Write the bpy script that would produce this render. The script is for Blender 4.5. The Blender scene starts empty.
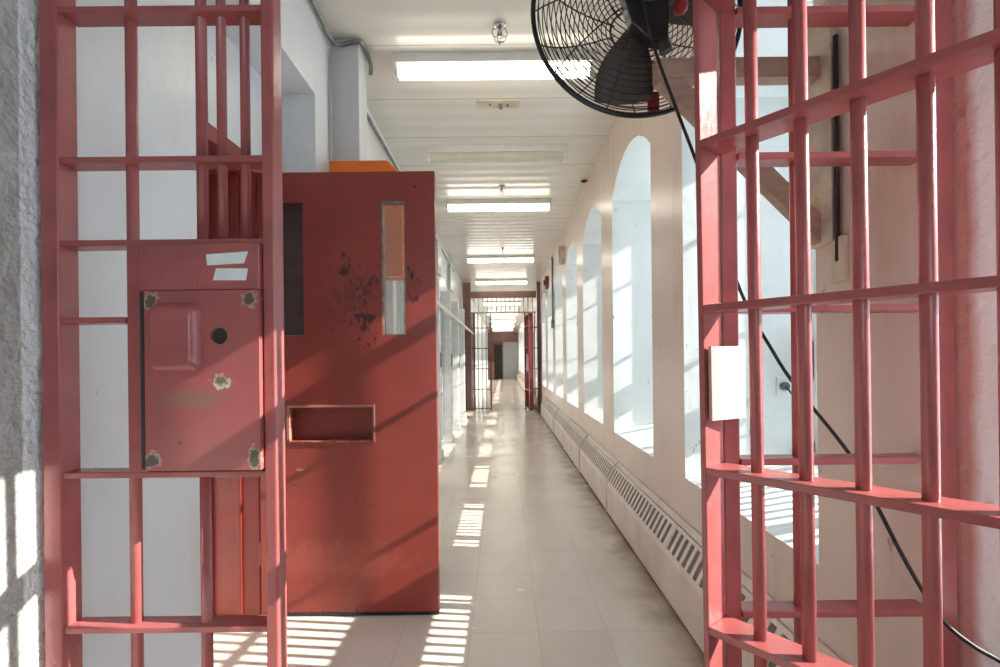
import bpy, math, random
from mathutils import Vector, Matrix
random.seed(7)
C = bpy.context.scene.collection
PI = math.pi
# ------------------------------------------------------------------ camera model
F, CX, CY, H, ROLL = 490.0, 504.0, 360.0, 1.22, math.radians(0.6)

def P(px, py, Y):
    """world point at depth Y that the camera sees at that place"""
    dx, dy = px - CX, py - CY
    a = dx * math.cos(ROLL) - dy * math.sin(ROLL)
    b = dx * math.sin(ROLL) + dy * math.cos(ROLL)
    return Vector((a * Y / F, Y, H - b * Y / F))

cam_d = bpy.data.cameras.new('camera')
cam_d.sensor_width = 36.0
cam_d.lens = F / 1000 * 36
cam_d.shift_x = -(CX - 500) / 1000
cam_d.shift_y = (CY - 333.5) / 1000
cam_d.clip_start = 0.02
cam = bpy.data.objects.new('camera', cam_d)
cam.matrix_world = Matrix.Translation((0, 0, H)) @ Matrix.Rotation(ROLL, 4, 'Y') @ Matrix.Rotation(PI / 2, 4, 'X')
C.objects.link(cam)
bpy.context.scene.camera = cam

# ------------------------------------------------------------------ materials
class NT:
    def __init__(s, name):
        s.m = bpy.data.materials.new(name); s.m.use_nodes = True
        s.t = s.m.node_tree
        s.b = s.t.nodes['Principled BSDF']
        s.out = s.t.nodes['Material Output']
        s._co = None
    def n(s, typ, **kw):
        x = s.t.nodes.new(typ)
        for k, v in kw.items(): setattr(x, k, v)
        return x
    def l(s, a, b): s.t.links.new(a, b)
    def co(s):
        if s._co is None: s._co = s.n('ShaderNodeTexCoord').outputs['Object']
        return s._co
    def noise(s, scale, detail=4, stretch=None, rough=0.55):
        x = s.n('ShaderNodeTexNoise'); x.inputs['Scale'].default_value = scale
        x.inputs['Detail'].default_value = detail; x.inputs['Roughness'].default_value = rough
        src = s.co()
        if stretch:
            mp = s.n('ShaderNodeMapping'); mp.inputs['Scale'].default_value = stretch
            s.l(src, mp.inputs['Vector']); src = mp.outputs['Vector']
        s.l(src, x.inputs['Vector'])
        return x.outputs['Fac']
    def ramp(s, fac, a, b, ca=0.0, cb=1.0):
        x = s.n('ShaderNodeMapRange'); x.clamp = True
        x.inputs['From Min'].default_value = a; x.inputs['From Max'].default_value = b
        x.inputs['To Min'].default_value = ca; x.inputs['To Max'].default_value = cb
        s.l(fac, x.inputs['Value']); return x.outputs['Result']
    def math(s, op, a, b=None):
        x = s.n('ShaderNodeMath', operation=op)
        for i, v in enumerate((a, b)):
            if v is None: continue
            if isinstance(v, (int, float)): x.inputs[i].default_value = v
            else: s.l(v, x.inputs[i])
        return x.outputs[0]
    def mix(s, fac, a, b):
        x = s.n('ShaderNodeMix', data_type='RGBA')
        if isinstance(fac, (int, float)): x.inputs['Factor'].default_value = fac
        else: s.l(fac, x.inputs['Factor'])
        for sock, v in ((x.inputs['A'], a), (x.inputs['B'], b)):
            if isinstance(v, tuple): sock.default_value = (*v[:3], 1)
            else: s.l(v, sock)
        return x.outputs['Result']
    def bump(s, hgt, strength, dist=0.01):
        x = s.n('ShaderNodeBump'); x.inputs['Strength'].default_value = strength
        x.inputs['Distance'].default_value = dist
        s.l(hgt, x.inputs['Height']); s.l(x.outputs['Normal'], s.b.inputs['Normal'])
    def spot(s, center, radii, nscale=30, soft=0.25, amt=0.9, st=None):
        """ragged patch mask round a local point"""
        mp = s.n('ShaderNodeMapping')
        mp.inputs['Location'].default_value = tuple(-c / r for c, r in zip(center, radii))
        mp.inputs['Scale'].default_value = tuple(1 / r for r in radii)
        s.l(s.co(), mp.inputs['Vector'])
        ln = s.n('ShaderNodeVectorMath', operation='LENGTH'); s.l(mp.outputs['Vector'], ln.inputs[0])
        d = s.math('ADD', s.math('ADD', ln.outputs['Value'], 0.8 if st else 0.0), s.math('MULTIPLY', s.math('SUBTRACT', s.noise(nscale, 6, st), 0.5), amt * 2.2))
        return s.ramp(d, 1.0 + soft / 2, 1.0 - soft / 2)

def srgb(r, g, b):
    f = lambda c: (c / 255 / 12.92) if c <= 10 else ((c / 255 + 0.055) / 1.055) ** 2.4
    return (f(r), f(g), f(b))

def paint(name, col, rough=0.4, var=0.12, scale=6, bump=0.15, bscale=40, spec=0.5, metal=0.0, chips=None, stretch=None):
    k = NT(name)
    dark = tuple(c * (1 - var * 1.6) for c in col); lite = tuple(min(1, c * (1 + var * 0.6)) for c in col)
    c = k.mix(k.ramp(k.noise(scale, 5, stretch), 0.3, 0.7), dark, lite)
    if chips:
        c = k.mix(k.ramp(k.noise(chips[1], 8, rough=0.7), chips[2], chips[2] + 0.03), c, chips[0])
    k.l(c, k.b.inputs['Base Color'])
    k.b.inputs['Roughness'].default_value = rough
    k.b.inputs['Specular IOR Level'].default_value = spec
    k.b.inputs['Metallic'].default_value = metal
    if bump: k.bump(k.noise(bscale, 4), bump, 0.004)
    return k.m

def emit(name, col, strength):
    k = NT(name)
    k.b.inputs['Base Color'].default_value = (*col, 1)
    k.b.inputs['Emission Color'].default_value = (*col, 1)
    k.b.inputs['Emission Strength'].default_value = strength
    return k.m

def spotted(name, col, spots, rough=0.38, var=0.10, bump=0.12):
    k = NT(name)
    dark = tuple(c * (1 - var * 1.6) for c in col); lite = tuple(min(1, c * (1 + var * 0.5)) for c in col)
    c = k.mix(k.ramp(k.noise(5, 5), 0.3, 0.7), dark, lite)
    for (ctr, rad, colr, ns, op, soft, amt) in spots:
        m = k.spot(ctr, rad, ns, soft, amt, (1, 1, .55) if amt > 1.5 else None)
        if op < 1: m = k.math('MULTIPLY', m, op)
        c = k.mix(m, c, colr)
    k.l(c, k.b.inputs['Base Color'])
    k.b.inputs['Roughness'].default_value = rough
    k.bump(k.noise(45, 4), bump, 0.003)
    return k.m

GATE_RED = (0.35, 0.090, 0.088)
DOOR_RED = (0.285, 0.045, 0.032)
M = {}
M['gate'] = paint('salmon red gate paint', GATE_RED, 0.27, 0.12, 9, 0.25, 60, chips=((0.2, 0.12, 0.1), 26, 0.735))
M['door_plain'] = paint('brick red door paint', DOOR_RED, 0.42, 0.12, 4, 0.15, 40)
M['worn_metal'] = paint('worn bare steel', (0.33, 0.27, 0.22), 0.45, 0.4, 30, 0.3, 60, metal=0.4)
M['black'] = paint('black rubber', (0.012, 0.012, 0.013), 0.45, 0.1, 20, 0)
M['fan_black'] = paint('black fan wire', (0.012, 0.012, 0.012), 0.35, 0.1, 20, 0)
M['fan_blade'] = paint('dark brown fan blade', (0.10, 0.075, 0.065), 0.5, 0.2, 8, 0.05)
M['fan_motor'] = paint('grey fan motor', (0.12, 0.12, 0.13), 0.4, 0.2, 20, 0.05)
M['red_plastic'] = paint('red badge', (0.30, 0.012, 0.015), 0.4, 0.1, 20, 0)
M['bracket'] = paint('beige painted timber', srgb(176, 148, 134), 0.6, 0.15, 8, 0.2, 30, stretch=(1, 1, 6))
M['backboard'] = paint('yellowed board', srgb(216, 200, 182), 0.6, 0.25, 9, 0.2, 30, chips=((0.62, 0.52, 0.30), 9, 0.58))
M['steel'] = paint('galvanised conduit', (0.26, 0.27, 0.27), 0.35, 0.2, 20, 0.05, metal=0.7)
M['chrome'] = paint('chrome', (0.6, 0.6, 0.6), 0.15, 0.1, 20, 0, metal=1.0)
M['white_enamel'] = paint('white enamel fixture', (0.78, 0.76, 0.70), 0.35, 0.06, 8, 0.03)
M['tube_on'] = emit('lit fluorescent diffuser', (1.0, 0.94, 0.80), 4.5)
M['tube_off'] = paint('unlit diffuser', (0.70, 0.67, 0.55), 0.25, 0.08, 8, 0)
M['orange'] = paint('orange plastic', (1.0, 0.22, 0.02), 0.4, 0.1, 7, 0.05)
M['tape'] = paint('white tape', (0.66, 0.68, 0.66), 0.6, 0.06, 20, 0.05)
M['heater'] = paint('cream heater enamel', srgb(222, 205, 195), 0.4, 0.10, 5, 0.08, 25, chips=((0.35, 0.28, 0.22), 22, 0.73))
M['heater_dark'] = paint('dark heater inside', (0.20, 0.165, 0.14), 0.8, 0.2, 20, 0)  # dark heater tone, stands in for shade in the slots and toe
M['duct'] = paint('grey duct paint', (0.60, 0.61, 0.61), 0.45, 0.05, 4, 0.05)
M['cell_white'] = paint('white cell bar paint', (0.74, 0.75, 0.75), 0.35, 0.10, 8, 0.1, chips=((0.25, 0.2, 0.18), 14, 0.7))
M['cell_grey'] = paint('pale grey cell door paint', (0.55, 0.58, 0.60), 0.35, 0.1, 6, 0.1)
M['lock_grey'] = paint('blue grey lock case', (0.16, 0.19, 0.22), 0.4, 0.1, 9, 0)
M['far_red'] = paint('far gate red', (0.22, 0.035, 0.035), 0.4, 0.12, 9, 0.1)
M['far_brown'] = paint('brown header paint', (0.20, 0.10, 0.085), 0.5, 0.15, 9, 0.1)
M['far_grey'] = paint('blue grey end wall', (0.40, 0.44, 0.46), 0.6, 0.08, 4, 0.1)
M['dark_void'] = paint('dark opening', (0.03, 0.025, 0.025), 0.7, 0.1, 9, 0)  # near-black colour standing in for shade inside slots, holes and openings
M['frame_white'] = paint('white window frame', (0.75, 0.77, 0.78), 0.4, 0.05, 6, 0.05)
M['green_wire'] = paint('green wire', (0.05, 0.16, 0.11), 0.4, 0.1, 20, 0)
M['plate_pink'] = spotted('sunlit pale strike plate', (0.56, 0.36, 0.33), [((0, 0, 0.05), (0.03, 0.1, 0.012), (0.45, 0.2, 0.17), 30, 0.4, 0.5, 0.8)], 0.45)  # pale pink is the plate's own paint
M['alarm'] = paint('dark red alarm', (0.16, 0.03, 0.02), 0.4, 0.1, 20, 0)

def wallpaint(name, col, rough, stain, stain_amt, bump, bscale, stretch=(1, 1, .5), dirt=(0.25, 0.2, 0.17), coarse=0.0):
    k = NT(name)
    dark = tuple(c * 0.9 for c in col)
    c = k.mix(k.ramp(k.noise(2.2, 5, stretch), 0.3, 0.7), col, dark)
    c = k.mix(k.ramp(k.noise(5, 7, (1, 1, .22), 0.65), 0.55, 0.66, 0, stain_amt), c, stain)
    c = k.mix(k.ramp(k.noise(17, 6, (1, 1, .5), 0.6), 0.675, 0.715, 0, .8), c, dirt)
    k.l(c, k.b.inputs['Base Color'])
    k.b.inputs['Roughness'].default_value = rough
    h = k.noise(bscale, 5)
    if coarse:
        h = k.math('ADD', h, k.math('MULTIPLY', k.noise(9, 5), coarse))
    k.bump(h, bump, 0.02)
    return k.m
M['wall_r'] = wallpaint('corridor right wall paint', srgb(222, 201, 190), 0.30, srgb(206, 174, 150), 0.7, 0.10, 14)
M['reveal'] = wallpaint('white window reveal paint', (0.80, 0.83, 0.83), 0.32, (0.72, 0.72, 0.70), 0.4, 0.14, 14)
M['wall_l'] = wallpaint('white left wall paint', (0.78, 0.81, 0.84), 0.36, (0.70, 0.66, 0.58), 0.45, 0.12, 16)
M['wall_far'] = wallpaint('white cell wall paint', (0.78, 0.78, 0.76), 0.28, (0.70, 0.66, 0.58), 0.4, 0.08, 10)
M['rough_white'] = wallpaint('rough white plaster', (0.82, 0.83, 0.83), 0.6, (0.66, 0.62, 0.58), 0.4, 0.9, 30, coarse=1.5)

def near_wall():
    k = NT('rough grey plaster with white edge')
    sep = k.n('ShaderNodeSeparateXYZ'); k.l(k.co(), sep.inputs[0])
    grey = k.mix(k.ramp(k.noise(14, 8, rough=.7), 0.3, 0.7), (0.34, 0.335, 0.31), (0.50, 0.495, 0.47))
    grey = k.mix(k.ramp(k.noise(6, 8, rough=.7), 0.6, 0.64), grey, (0.6, 0.59, 0.56))
    yy = k.math('ADD', sep.outputs['Y'], k.math('MULTIPLY', k.math('SUBTRACT', k.noise(22, 5), 0.5), 0.012))
    c = k.mix(k.ramp(yy, 0.998, 1.002), grey, (0.74, 0.76, 0.77))
    k.l(c, k.b.inputs['Base Color']); k.b.inputs['Roughness'].default_value = 0.75
    k.bump(k.math('ADD', k.noise(40, 6), k.math('MULTIPLY', k.noise(10, 4), 2.0)), 0.9, 0.015)
    return k.m
M['near_grey'] = near_wall()

def pier_mat():
    k = NT('white plaster with pink overpaint')
    sep = k.n('ShaderNodeSeparateXYZ'); k.l(k.co(), sep.inputs[0])
    yy = k.math('ADD', sep.outputs['Y'], k.math('MULTIPLY', k.math('SUBTRACT', k.noise(9, 3), 0.5), 0.012))
    c = k.mix(k.ramp(yy, 1.022, 1.040), (0.82, 0.87, 0.89), (0.55, 0.28, 0.26))
    k.l(c, k.b.inputs['Base Color']); k.b.inputs['Roughness'].default_value = 0.6
    k.bump(k.math('ADD', k.noise(34, 6), k.math('MULTIPLY', k.noise(10, 5), 2.0)), 0.7, 0.012)
    return k.m
M['pier'] = pier_mat()

def floor_mat():
    k = NT('beige vinyl floor tiles')
    co = k.co()
    mp = k.n('ShaderNodeMapping'); mp.inputs['Location'].default_value = (0.163, 0.245, 0)
    k.l(co, mp.inputs['Vector'])
    br = k.n('ShaderNodeTexBrick'); br.offset = 0.0; br.squash = 1.0
    br.inputs['Scale'].default_value = 1.0
    br.inputs['Brick Width'].default_value = 0.305; br.inputs['Row Height'].default_value = 0.305
    br.inputs['Mortar Size'].default_value = 0.0022; br.inputs['Mortar Smooth'].default_value = 0.4
    br.inputs['Color1'].default_value = (*srgb(222, 211, 199), 1)
    br.inputs['Color2'].default_value = (*srgb(216, 204, 192), 1)
    br.inputs['Mortar'].default_value = (*srgb(196, 183, 170), 1)
    k.l(mp.outputs['Vector'], br.inputs['Vector'])
    c = k.mix(k.ramp(k.noise(2.2, 6, (1.4, .5, 1)), 0.35, 0.7, 0, .35), br.outputs['Color'], srgb(184, 166, 150))
    # trodden dirt along the heater
    sep = k.n('ShaderNodeSeparateXYZ'); k.l(co, sep.inputs[0])
    edge = k.ramp(k.math('ADD', sep.outputs['X'], k.math('MULTIPLY', k.math('SUBTRACT', k.noise(4, 6), .5), .35)), 0.62, 0.84, 0, .75)
    c = k.mix(edge, c, srgb(120, 98, 84))
    k.l(c, k.b.inputs['Base Color'])
    k.l(k.ramp(k.noise(3, 5), 0.3, 0.7, 0.16, 0.28), k.b.inputs['Roughness'])
    k.b.inputs['Specular IOR Level'].default_value = 0.6
    k.bump(k.math('ADD', br.outputs['Fac'], k.math('MULTIPLY', k.noise(2.5, 3, (1, .5, 1)), -1.2)), 0.05, 0.01)
    return k.m
M['floor'] = floor_mat()

def ceil_mat():
    k = NT('cream gloss ceiling boards')
    sep = k.n('ShaderNodeSeparateXYZ'); k.l(k.co(), sep.inputs[0])
    w = k.n('ShaderNodeTexWave', wave_type='BANDS', bands_direction='Y', wave_profile='SIN')
    w.inputs['Scale'].default_value = 1.7; w.inputs['Distortion'].default_value = 0.0
    k.l(k.co(), w.inputs['Vector'])
    br = k.n('ShaderNodeTexBrick'); br.offset = 0.0
    br.inputs['Scale'].default_value = 1.0; br.inputs['Brick Width'].default_value = 400; br.inputs['Row Height'].default_value = 0.61
    br.inputs['Mortar Size'].default_value = 0.004
    br.inputs['Color1'].default_value = (*srgb(234, 229, 219), 1); br.inputs['Color2'].default_value = (*srgb(231, 226, 216), 1)
    br.inputs['Mortar'].default_value = (*srgb(176, 168, 152), 1)
    mpc = k.n('ShaderNodeMapping'); mpc.inputs['Location'].default_value = (60, .1, 0); k.l(k.co(), mpc.inputs['Vector']); k.l(mpc.outputs['Vector'], br.inputs['Vector'])
    c = k.mix(k.ramp(k.noise(1.6, 5), 0.4, 0.75, 0, .25), br.outputs['Color'], srgb(206, 196, 176))
    k.l(c, k.b.inputs['Base Color']); k.b.inputs['Roughness'].default_value = 0.24
    k.bump(k.math('ADD', w.outputs['Fac'], k.math('MULTIPLY', br.outputs['Fac'], 0.2)), 0.2, 0.02)
    return k.m
M['ceiling'] = ceil_mat()

def glass(name, tint, rough=0.02, opac=0.0):
    k = NT(name)
    tr = k.n('ShaderNodeBsdfTransparent'); tr.inputs['Color'].default_value = (*tint, 1)
    gl = k.n('ShaderNodeBsdfGlossy'); gl.inputs['Roughness'].default_value = rough
    fr = k.n('ShaderNodeFresnel'); fr.inputs['IOR'].default_value = 1.45
    mx = k.n('ShaderNodeMixShader')
    k.l(fr.outputs[0], mx.inputs[0]); k.l(tr.outputs[0], mx.inputs[1]); k.l(gl.outputs[0], mx.inputs[2])
    if opac:
        df = k.n('ShaderNodeBsdfDiffuse'); df.inputs['Color'].default_value = (.85, .84, .80, 1)
        m2 = k.n('ShaderNodeMixShader'); m2.inputs[0].default_value = opac
        k.l(mx.outputs[0], m2.inputs[1]); k.l(df.outputs[0], m2.inputs[2]); mx = m2
    k.l(mx.outputs[0], k.out.inputs['Surface'])
    return k.m
M['glass'] = glass('clear window glass', (0.95, 0.97, 0.97))
M['door_glass'] = glass('clear door glass', (0.95, 0.95, 0.94), 0.05, 0.12)
M['dark_glass'] = paint('dark brown tinted pane', (0.085, 0.06, 0.056), 0.12, 0.2, 6, 0)  # opaque glossy dark brown

# ------------------------------------------------------------------ mesh builder
class MB:
    def __init__(s): s.v, s.f, s.sm = [], [], []
    def add(s, vs, fs, smooth=False):
        o = len(s.v); s.v += [tuple(p) for p in vs]
        for f in fs: s.f.append([i + o for i in f]); s.sm.append(smooth)
        return s
    def box(s, x0, x1, y0, y1, z0, z1):
        x0, x1 = sorted((x0, x1)); y0, y1 = sorted((y0, y1)); z0, z1 = sorted((z0, z1))
        vs = [(x, y, z) for x in (x0, x1) for y in (y0, y1) for z in (z0, z1)]
        return s.add(vs, [(0, 1, 3, 2), (4, 6, 7, 5), (0, 4, 5, 1), (2, 3, 7, 6), (0, 2, 6, 4), (1, 5, 7, 3)])
    def tube(s, pts, r, n=8, cap=True, rs=None):
        pts = [Vector(p) for p in pts]; ring = []; vs = []; fs = []
        up = None
        for i, p in enumerate(pts):
            t = (pts[min(i + 1, len(pts) - 1)] - pts[max(i - 1, 0)]).normalized()
            if up is None:
                up = Vector((0, 0, 1)) if abs(t.z) < 0.9 else Vector((1, 0, 0))
            a = t.cross(up).normalized(); up2 = a.cross(t).normalized(); up = up2
            rr = rs[i] if rs else r
            for k in range(n):
                g = 2 * PI * k / n
                vs.append(p + a * math.cos(g) * rr + up2 * math.sin(g) * rr)
        for i in range(len(pts) - 1):
            for k in range(n):
                fs.append((i * n + k, i * n + (k + 1) % n, (i + 1) * n + (k + 1) % n, (i + 1) * n + k))
        s.add(vs, fs, True)
        if cap:
            o = len(s.v) - len(vs)
            s.f.append([o + k for k in reversed(range(n))]); s.sm.append(False)
            s.f.append([o + (len(pts) - 1) * n + k for k in range(n)]); s.sm.append(False)
        return s
    def ring(s, c, R, r, axis='y', n=48, m=6):
        vs, fs = [], []
        for i in range(n):
            a = 2 * PI * i / n
            for j in range(m):
                b = 2 * PI * j / m
                q = R + r * math.cos(b); w = r * math.sin(b)
                if axis == 'y': vs.append((c[0] + q * math.cos(a), c[1] + w, c[2] + q * math.sin(a)))
                elif axis == 'z': vs.append((c[0] + q * math.cos(a), c[1] + q * math.sin(a), c[2] + w))
                else: vs.append((c[0] + w, c[1] + q * math.cos(a), c[2] + q * math.sin(a)))
        for i in range(n):
            for j in range(m):
                fs.append((i * m + j, i * m + (j + 1) % m, ((i + 1) % n) * m + (j + 1) % m, ((i + 1) % n) * m + j))
        return s.add(vs, fs, True)
    def prism(s, poly, axis, a, b):
        """poly of 2-D points extruded from a to b; axis y: poly=(x,z); x: poly=(y,z); z: poly=(x,y)"""
        n = len(poly); vs = []
        for t in (a, b):
            for (u, w) in poly:
                vs.append({'x': (t, u, w), 'y': (u, t, w), 'z': (u, w, t)}[axis])
        fs = [list(range(n)), list(range(2 * n - 1, n - 1, -1))]
        for i in range(n): fs.append((i, (i + 1) % n, n + (i + 1) % n, n + i))
        return s.add(vs, fs)
    def plate(s, u0, u1, w0, w1, t0, t1, holes, axis='y'):
        """flat plate with rectangular holes; in-plane (u, w=z), thickness t along axis"""
        us = sorted({u0, u1, *[h[0] for h in holes], *[h[1] for h in holes]})
        ws = sorted({w0, w1, *[h[2] for h in holes], *[h[3] for h in holes]})
        mk = (lambda u, t, w: (u, t, w)) if axis == 'y' else (lambda u, t, w: (t, u, w))
        inh = lambda i, j: i < 0 or j < 0 or i >= len(us) - 1 or j >= len(ws) - 1 or any(
            h[0] - 1e-6 <= us[i] and us[i + 1] <= h[1] + 1e-6 and h[2] - 1e-6 <= ws[j] and ws[j + 1] <= h[3] + 1e-6 for h in holes)
        for i in range(len(us) - 1):
            for j in range(len(ws) - 1):
                if inh(i, j): continue
                a, b, c, d = us[i], us[i + 1], ws[j], ws[j + 1]
                s.add([mk(a, t0, c), mk(b, t0, c), mk(b, t0, d), mk(a, t0, d)], [(0, 1, 2, 3)])
                s.add([mk(a, t1, c), mk(b, t1, c), mk(b, t1, d), mk(a, t1, d)], [(3, 2, 1, 0)])
                if inh(i - 1, j): s.add([mk(a, t0, c), mk(a, t0, d), mk(a, t1, d), mk(a, t1, c)], [(0, 1, 2, 3)])
                if inh(i + 1, j): s.add([mk(b, t0, c), mk(b, t1, c), mk(b, t1, d), mk(b, t0, d)], [(0, 1, 2, 3)])
                if inh(i, j - 1): s.add([mk(a, t0, c), mk(a, t1, c), mk(b, t1, c), mk(b, t0, c)], [(0, 1, 2, 3)])
                if inh(i, j + 1): s.add([mk(a, t0, d), mk(b, t0, d), mk(b, t1, d), mk(a, t1, d)], [(0, 1, 2, 3)])
        return s
    def sphere(s, c, r, n=14, m=8, sc=(1, 1, 1)):
        vs, fs = [], []
        for i in range(m + 1):
            th = PI * i / m
            for j in range(n):
                ph = 2 * PI * j / n
                vs.append((c[0] + sc[0] * r * math.sin(th) * math.cos(ph), c[1] + sc[1] * r * math.sin(th) * math.sin(ph), c[2] + sc[2] * r * math.cos(th)))
        for i in range(m):
            for j in range(n): fs.append((i * n + j, (i + 1) * n + j, (i + 1) * n + (j + 1) % n, i * n + (j + 1) % n))
        return s.add(vs, fs, True)
    def build(s, name, mat, parent=None, off=None, bevel=0.0, label=None):
        me = bpy.data.meshes.new(name)
        o_ = off if off is not None else (tuple(parent['_o']) if parent is not None and '_o' in parent.keys() else (0, 0, 0))
        me.from_pydata([(v[0] - o_[0], v[1] - o_[1], v[2] - o_[2]) for v in s.v], [], s.f)
        me.polygons.foreach_set('use_smooth', s.sm)
        me.validate(); me.update()
        import bmesh
        bm = bmesh.new(); bm.from_mesh(me)
        bmesh.ops.remove_doubles(bm, verts=bm.verts, dist=1e-5)
        bmesh.ops.recalc_face_normals(bm, faces=bm.faces)
        bm.to_mesh(me); bm.free()
        me.materials.append(M[mat] if isinstance(mat, str) else mat)
        ob = bpy.data.objects.new(name, me)
        C.objects.link(ob)
        if parent is not None: ob.parent = parent
        if bevel:
            md = ob.modifiers.new('bevel', 'BEVEL'); md.width = bevel; md.segments = 2; md.limit_method = 'ANGLE'
        if label: ob['label'] = label
        return ob

def thing(name, label, cat, loc=(0, 0, 0), rotz=0.0, group=None):
    o = bpy.data.objects.new(name, None); C.objects.link(o)
    o.empty_display_size = 0.05
    o.location = loc; o.rotation_euler = (0, 0, rotz)
    o['label'] = label; o['category'] = cat
    if group: o['group'] = group
    o['_o'] = tuple(loc) if rotz == 0 else (0.0, 0.0, 0.0)
    return o
def tag(o, label, cat, group=None):
    o['label'] = label; o['category'] = cat
    if group: o['group'] = group
    return o
def struct(o): o['kind'] = 'structure'; return o
def kids(o): return [x for x in list(C.objects) if x.parent == o]
def dup(root, loc, label, group=None):
    r = root.copy(); C.objects.link(r); r.location = loc; r['label'] = label
    if group: r['group'] = group
    for ch in kids(root):
        c = ch.copy(); C.objects.link(c); c.parent = r
        for g in kids(ch):
            d = g.copy(); C.objects.link(d); d.parent = c
    return r

# ================================================================== THE SETTING
YF = 12.0              # far barred front
ZC = H + 1.9           # ceiling
YE = 31.0              # end of the corridor
YG = 1.06              # plane of the barred front
XL, XR = -1.0, 0.9
XO = 1.6               # outer face of the window wall

struct(MB().box(-2.2, 2.0, -2.6, YE + .3, -.12, 0).build('floor', 'floor'))
struct(MB().box(-2.2, 2.0, -2.6, YE + .3, ZC, ZC + .15).build('ceiling', 'ceiling'))

# right wall with arched, deep window openings
SILL_I, SILL_O, SPRING, PEAK = 0.62, 0.76, 2.52, 2.74
wins = [(1.41, 2.45)] + [(2.97 + 1.5 * k, 4.03 + 1.5 * k) for k in range(18) if k != 6]
def arch_pts(y0, y1, n=12):
    hw = (y1 - y0) / 2; rise = PEAK - SPRING
    R = (hw * hw + rise * rise) / (2 * rise); cz = PEAK - R; a0 = math.asin(hw / R)
    return [((y0 + y1) / 2 + R * math.sin(-a0 + 2 * a0 * i / n), cz + R * math.cos(-a0 + 2 * a0 * i / n)) for i in range(n + 1)]
def arch_z(y0, y1, y):
    hw = (y1 - y0) / 2; rise = PEAK - SPRING
    R = (hw * hw + rise * rise) / (2 * rise); cz = PEAK - R
    return cz + math.sqrt(max(0, R * R - (y - (y0 + y1) / 2) ** 2))
wall, rev = MB(), MB()
q = lambda mb, a, b, c, d: mb.add([a, b, c, d], [(0, 1, 2, 3)])
cur = YG
for (y0, y1) in wins:
    for X in (XR, XO):
        q(wall, (X, cur, 0), (X, y0, 0), (X, y0, ZC), (X, cur, ZC))
        sl = SILL_I if X == XR else SILL_O
        q(wall, (X, y0, 0), (X, y1, 0), (X, y1, sl), (X, y0, sl))
        ap = arch_pts(y0, y1)
        for (a, b) in zip(ap[:-1], ap[1:]):
            q(wall, (X, a[0], a[1]), (X, b[0], b[1]), (X, b[0], ZC), (X, a[0], ZC))
    for (a, b) in zip(ap[:-1], ap[1:]):
        q(rev, (XR, a[0], a[1]), (XR, b[0], b[1]), (XO, b[0], b[1]), (XO, a[0], a[1]))
    for yy in (y0, y1):
        q(rev, (XR, yy, SILL_I), (XR, yy, SPRING), (XO, yy, SPRING), (XO, yy, SILL_O))
    q(rev, (XR, y0, SILL_I), (XR, y1, SILL_I), (XO, y1, SILL_O), (XO, y0, SILL_O))
    cur = y1
for X in (XR, XO): q(wall, (X, cur, 0), (X, YE, 0), (X, YE, ZC), (X, cur, ZC))
q(wall, (XR, YG, 0), (XO, YG, 0), (XO, YG, ZC), (XR, YG, ZC))
wr = struct(wall.build('wall_right', 'wall_r'))
wr2 = rev.build('window_reveals', 'reveal', wr)

for i, (y0, y1) in enumerate(wins):
    w = y1 - y0; m = MB()
    x0, x1 = XO - .06, XO - .01
    m.box(x0, x1, y0, y0 + .035, SILL_O - .03, SPRING + .02); m.box(x0, x1, y1 - .035, y1, SILL_O - .03, SPRING + .02)
    m.box(x0, x1, y0, y1, SILL_O - .03, SILL_O + .04)
    m.box(x0, x1, y0, y1, 1.11, 1.30)
    m.box(x0, x1, y0, y1, SPRING - .06, SPRING)
    for t in (.2, .8): m.box(x0, x1, y0 + w * t - .03, y0 + w * t + .03, SILL_O, arch_z(y0, y1, y0 + w * t))
    ap = arch_pts(y0, y1)
    for (a, b) in zip(ap[:-1], ap[1:]):
        m.add([(x, p[0], p[1] - dz) for x in (x0, x1) for p in (a, b) for dz in (0, .035)],
              [(0, 1, 3, 2), (4, 5, 7, 6), (0, 2, 6, 4), (1, 3, 7, 5)])
    fr = struct(m.build('window_%d' % (i + 1), 'frame_white'))
    g = MB(); pts = [(y0, SILL_O), (y1, SILL_O)] + list(reversed(arch_pts(y0, y1)))
    g.add([(XO - .035, p[0], p[1]) for p in pts], [list(range(len(pts)))])
    g.build('window_pane', 'glass', fr)
    if y0 < 14:
        b = MB(); y = y0 + .05
        while y < y1 - .03:
            b.tube([(XO - .085, y, SILL_O - .03), (XO - .085, y, arch_z(y0, y1, y) + .02)], .0135, 6); y += .065
        b.box(XO - .09, XO - .08, y0, y1, 1.5, 1.53); b.box(XO - .09, XO - .08, y0, y1, 2.1, 2.13)
        b.build('security_bars', 'frame_white', fr)

# near room on this side of the bars, round the camera
nl = MB().box(-1.6, -0.985, -2.4, YG + .03, 0, ZC).build('wall_near_left', 'near_grey'); struct(nl)
pier = MB().prism([(0.957, YG + .03), (1.022, 0.977), (1.256, 0.977), (1.5, YG + .03)], 'z', 0, ZC).build('wall_near_pier', 'pier'); struct(pier)
nr = MB(); nr.plate(-2.4, 0.99, 0, ZC, 1.03, 1.25, [(-.08, .985, .62, 2.28)], axis='x')
struct(nr.build('wall_near_right', 'rough_white'))
nw = MB().plate(-.08, .977, .62, 2.28, 1.16, 1.20, [(-.05, .955, .65, 2.25)], axis='x').build('window_near', 'frame_white'); struct(nw)
MB().box(1.177, 1.183, -.06, .965, .64, 2.26).build('window_pane', 'glass', nw)
struct(MB().plate(-1.6, 1.25, 0, ZC, -2.55, -2.4, [(-.8, .9, .9, 2.5)]).build('wall_near_back', 'wall_l'))
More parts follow.
